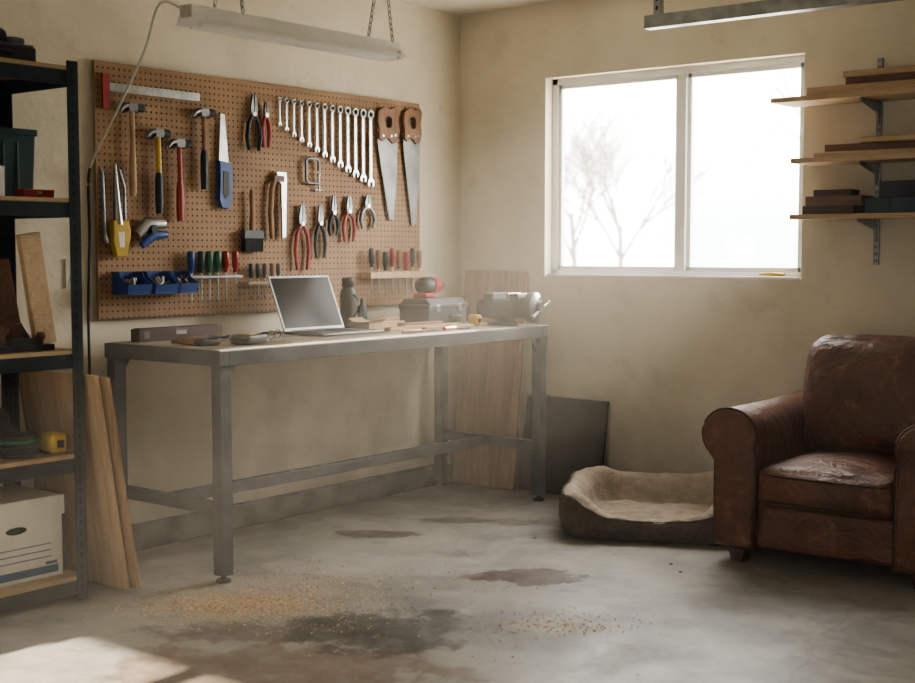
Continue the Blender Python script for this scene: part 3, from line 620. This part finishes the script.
for f in fi: m.F.append([o_+k for k in f]); m.mi.append(1); m.sm.append(True)
m.tube([(vs[i*P_+5][0],vs[i*P_+5][1],vs[i*P_+5][2]) for i in range(NN)],.005,BEDOUT,6,closed=True)
ob=m.done(); sd=ob.modifiers.new('sub','SUBSURF'); sd.levels=2; sd.render_levels=2
tx=bpy.data.textures.new('plush_lumps','CLOUDS'); tx.noise_scale=.09; dm=ob.modifiers.new('lumps','DISPLACE'); dm.texture=tx; dm.strength=.024; dm.mid_level=.5; dm.texture_coords='LOCAL'
# ------------------------------------------------------------------ armchair
ch=empty('leather_armchair',(2.645,-.5,0))
def part(name): return MB(name)
for side,nm in((-1,'arm_left_side'),(1,'arm_right_side')):
    m=part(nm); cx=2.645; xi=.30; xo=.49
    pr=[(xi,.07),(xi,.25),(xi,.46)]
    for k in range(19):
        a=math.radians(205-250*k/18); pr.append((.425+.128*math.cos(a),.555+.115*math.sin(a)))
    pr+=[(xo,.44),(xo,.25),(xo,.07)]
    if side<0: pr=[(-a,b2) for a,b2 in pr]
    n=len(pr); ys=[(-.955,.80),(-.953,.90),(-.945,.955),(-.925,.99),(-.88,1.0),(-.5,1.0),(-.16,1.0),(-.12,.97)]
    cxp=sum(p[0] for p in pr)/n; czp=.40; V=[];F=[]
    for (yy,kx) in ys:
        dz=.02*max(0,(yy+.5))*1.5
        for p in pr:
            kz=kx*.4+.6
            V.append((cx+cxp+(p[0]-cxp)*kx,yy,max(.07,czp+(p[1]-czp)*kz)+(dz if p[1]>.4 else 0)))
    for i in range(len(ys)-1):
        for k in range(n): F.append((i*n+k,i*n+(k+1)%n,(i+1)*n+(k+1)%n,(i+1)*n+k))
    m.add(V,F,LEATHER,True); m.add(V[:n],[tuple(range(n))],LEATHER,False); m.add(V[-n:],[tuple(range(n))],LEATHER,False)
    m.tube([Vector(V[3*n+k])+Vector((0,-.012,0)) for k in range(n)],.007,LEATHER_D,6,closed=True)
    m.done().parent=ch
m=part('seat_cushion'); m.rbox((2.645,-.62,.345),(.303,.325,.085),.05,LEATHER,20,(.0,.02,.035))
for z in(.29,.40): m.tube([(2.645+.301*(math.copysign(abs(math.cos(t))**.25,math.cos(t))),-.62+.335*math.copysign(abs(math.sin(t))**.25,math.sin(t)),z) for t in [2*math.pi*(k+.5)/40 for k in range(40)]],.006,LEATHER_D,6,closed=True)
m.done().parent=ch
m=part('base_frame'); m.rbox((2.645,-.55,.17),(.32,.365,.10),.03,LEATHER,10); m.done().parent=ch
def backfn(q,p):
    t=(p[2]+1)/2
    q.x*=1+.03*math.sin(t*3)-.04*max(0,t-.8)*5
    return q
m=part('back_cushion'); m.rbox((2.645,-.30,.69),(.34,.115,.265),.08,LEATHER,20,(.0,.05,.015),(-.20,0,0),backfn)
m.done().parent=ch
m=part('back_shell'); m.rbox((2.645,-.17,.50),(.375,.085,.42),.06,LEATHER,16,(0,0,.01),(-.12,0,0),backfn); m.done().parent=ch
for i,(x,y) in enumerate(((2.245,-.87),(3.045,-.87),(2.245,-.2),(3.045,-.2))):
    m=part('foot_%d'%(i+1)); m.box((x,y,.037),(.06,.06,.074),WALNUT,taper=1.35); m.done(.004).parent=ch
for o in ch.children: o.matrix_parent_inverse=Matrix.Translation((-2.645,.5,0))
# ------------------------------------------------------------------ sawdust
m=MB('sawdust')
def flakes(cx,cy,ra,rb,n):
    A=math.radians(38.5)
    for i in range(n):
        u_=random.gauss(0,.5)*ra; v_=random.gauss(0,.5)*rb; x=cx+u_*math.cos(A)-v_*math.sin(A); y=cy+u_*math.sin(A)+v_*math.cos(A)
        if x<.66 or y<-3.25 or (abs(x-.775)<.05 and abs(y+2.535)<.05): continue
        s_=random.uniform(.0025,.008); a=random.random()*6.28
        c,s2=math.cos(a)*s_,math.sin(a)*s_
        m.add([(x+c,y+s2,.0015),(x-s2*.5,y+c*.5,.002+random.random()*.004),(x-c,y-s2,.0015),(x+s2*.5,y-c*.5,.002)],[(0,1,2,3)],DUST)
flakes(1.08,-2.72,.34,.18,3200); flakes(1.12,-2.82,.5,.25,900); flakes(1.05,-2.5,.6,.45,1400); flakes(2.2,-2.18,.28,.15,350); flakes(1.4,-2.3,1.2,1.0,300)
m.done()
m=MB('floor_debris')
for (x,y) in((2.05,-1.15),(2.15,-1.25),(1.3,-1.1)):
    m.add([(x,y,.003),(x+.012,y+.004,.007),(x+.016,y+.013,.003),(x+.004,y+.010,.008)],[(0,1,2,3)],WALNUT)
m.done()
# ------------------------------------------------------------------ light
W=bpy.data.worlds.new('World'); S.world=W; W.use_nodes=True; nt=W.node_tree; bg=nt.nodes['Background']
tc=N(nt,'ShaderNodeTexCoord'); sp=N(nt,'ShaderNodeSeparateXYZ'); nt.links.new(tc.outputs['Generated'],sp.inputs[0])
fy=ramp(nt,sp.outputs[1],-.2,.8,.0,1.0)
nz=noise(nt,tc.outputs['Generated'],7,5,.6)
c=mixc(nt,fy,(.95,.93,.89),(1.0,.965,.90))
lowz=ramp(nt,sp.outputs[2],.20,.0)
c=mixc(nt,mth(nt,'MULTIPLY',lowz,ramp(nt,nz,.36,.56,.15,.9)),c,(.20,.255,.245))
nt.links.new(c,bg.inputs[0]); nt.links.new(mth(nt,'ADD',mth(nt,'MULTIPLY',fy,21.5),2.1),bg.inputs[1])
sd=bpy.data.lights.new('sun','SUN'); sd.energy=38; sd.angle=.012; sd.color=(1,.88,.70)
so=bpy.data.objects.new('sun',sd); S.collection.objects.link(so); so.rotation_euler=Vector((.045,-1,-.365)).to_track_quat('-Z','Y').to_euler()
def portal(name,loc,rot,sx,sy):
    l=bpy.data.lights.new(name,'AREA'); l.shape='RECTANGLE'; l.size=sx; l.size_y=sy; l.cycles.is_portal=True
    o=bpy.data.objects.new(name,l); o.location=loc; o.rotation_euler=rot; S.collection.objects.link(o)
portal('window_portal',(1.36,.13,1.75),(math.radians(-90),0,0),1.5,1.08)
portal('front_opening_portal',(3.2,YF-.1,1.1),(math.radians(90),0,0),4.0,2.2)  # portal on the unseen front opening added for fill light
# ------------------------------------------------------------------ camera
cd=bpy.data.cameras.new('camera'); cd.sensor_width=36; cd.lens=1311/915*36; co=bpy.data.objects.new('camera',cd); S.collection.objects.link(co)
cd.dof.use_dof=True; cd.dof.focus_distance=6.0; cd.dof.aperture_fstop=2.4
co.location=(4.796,-6.06,1.35); co.rotation_euler=(math.radians(90-3.992),0,math.radians(38.5)); S.camera=co
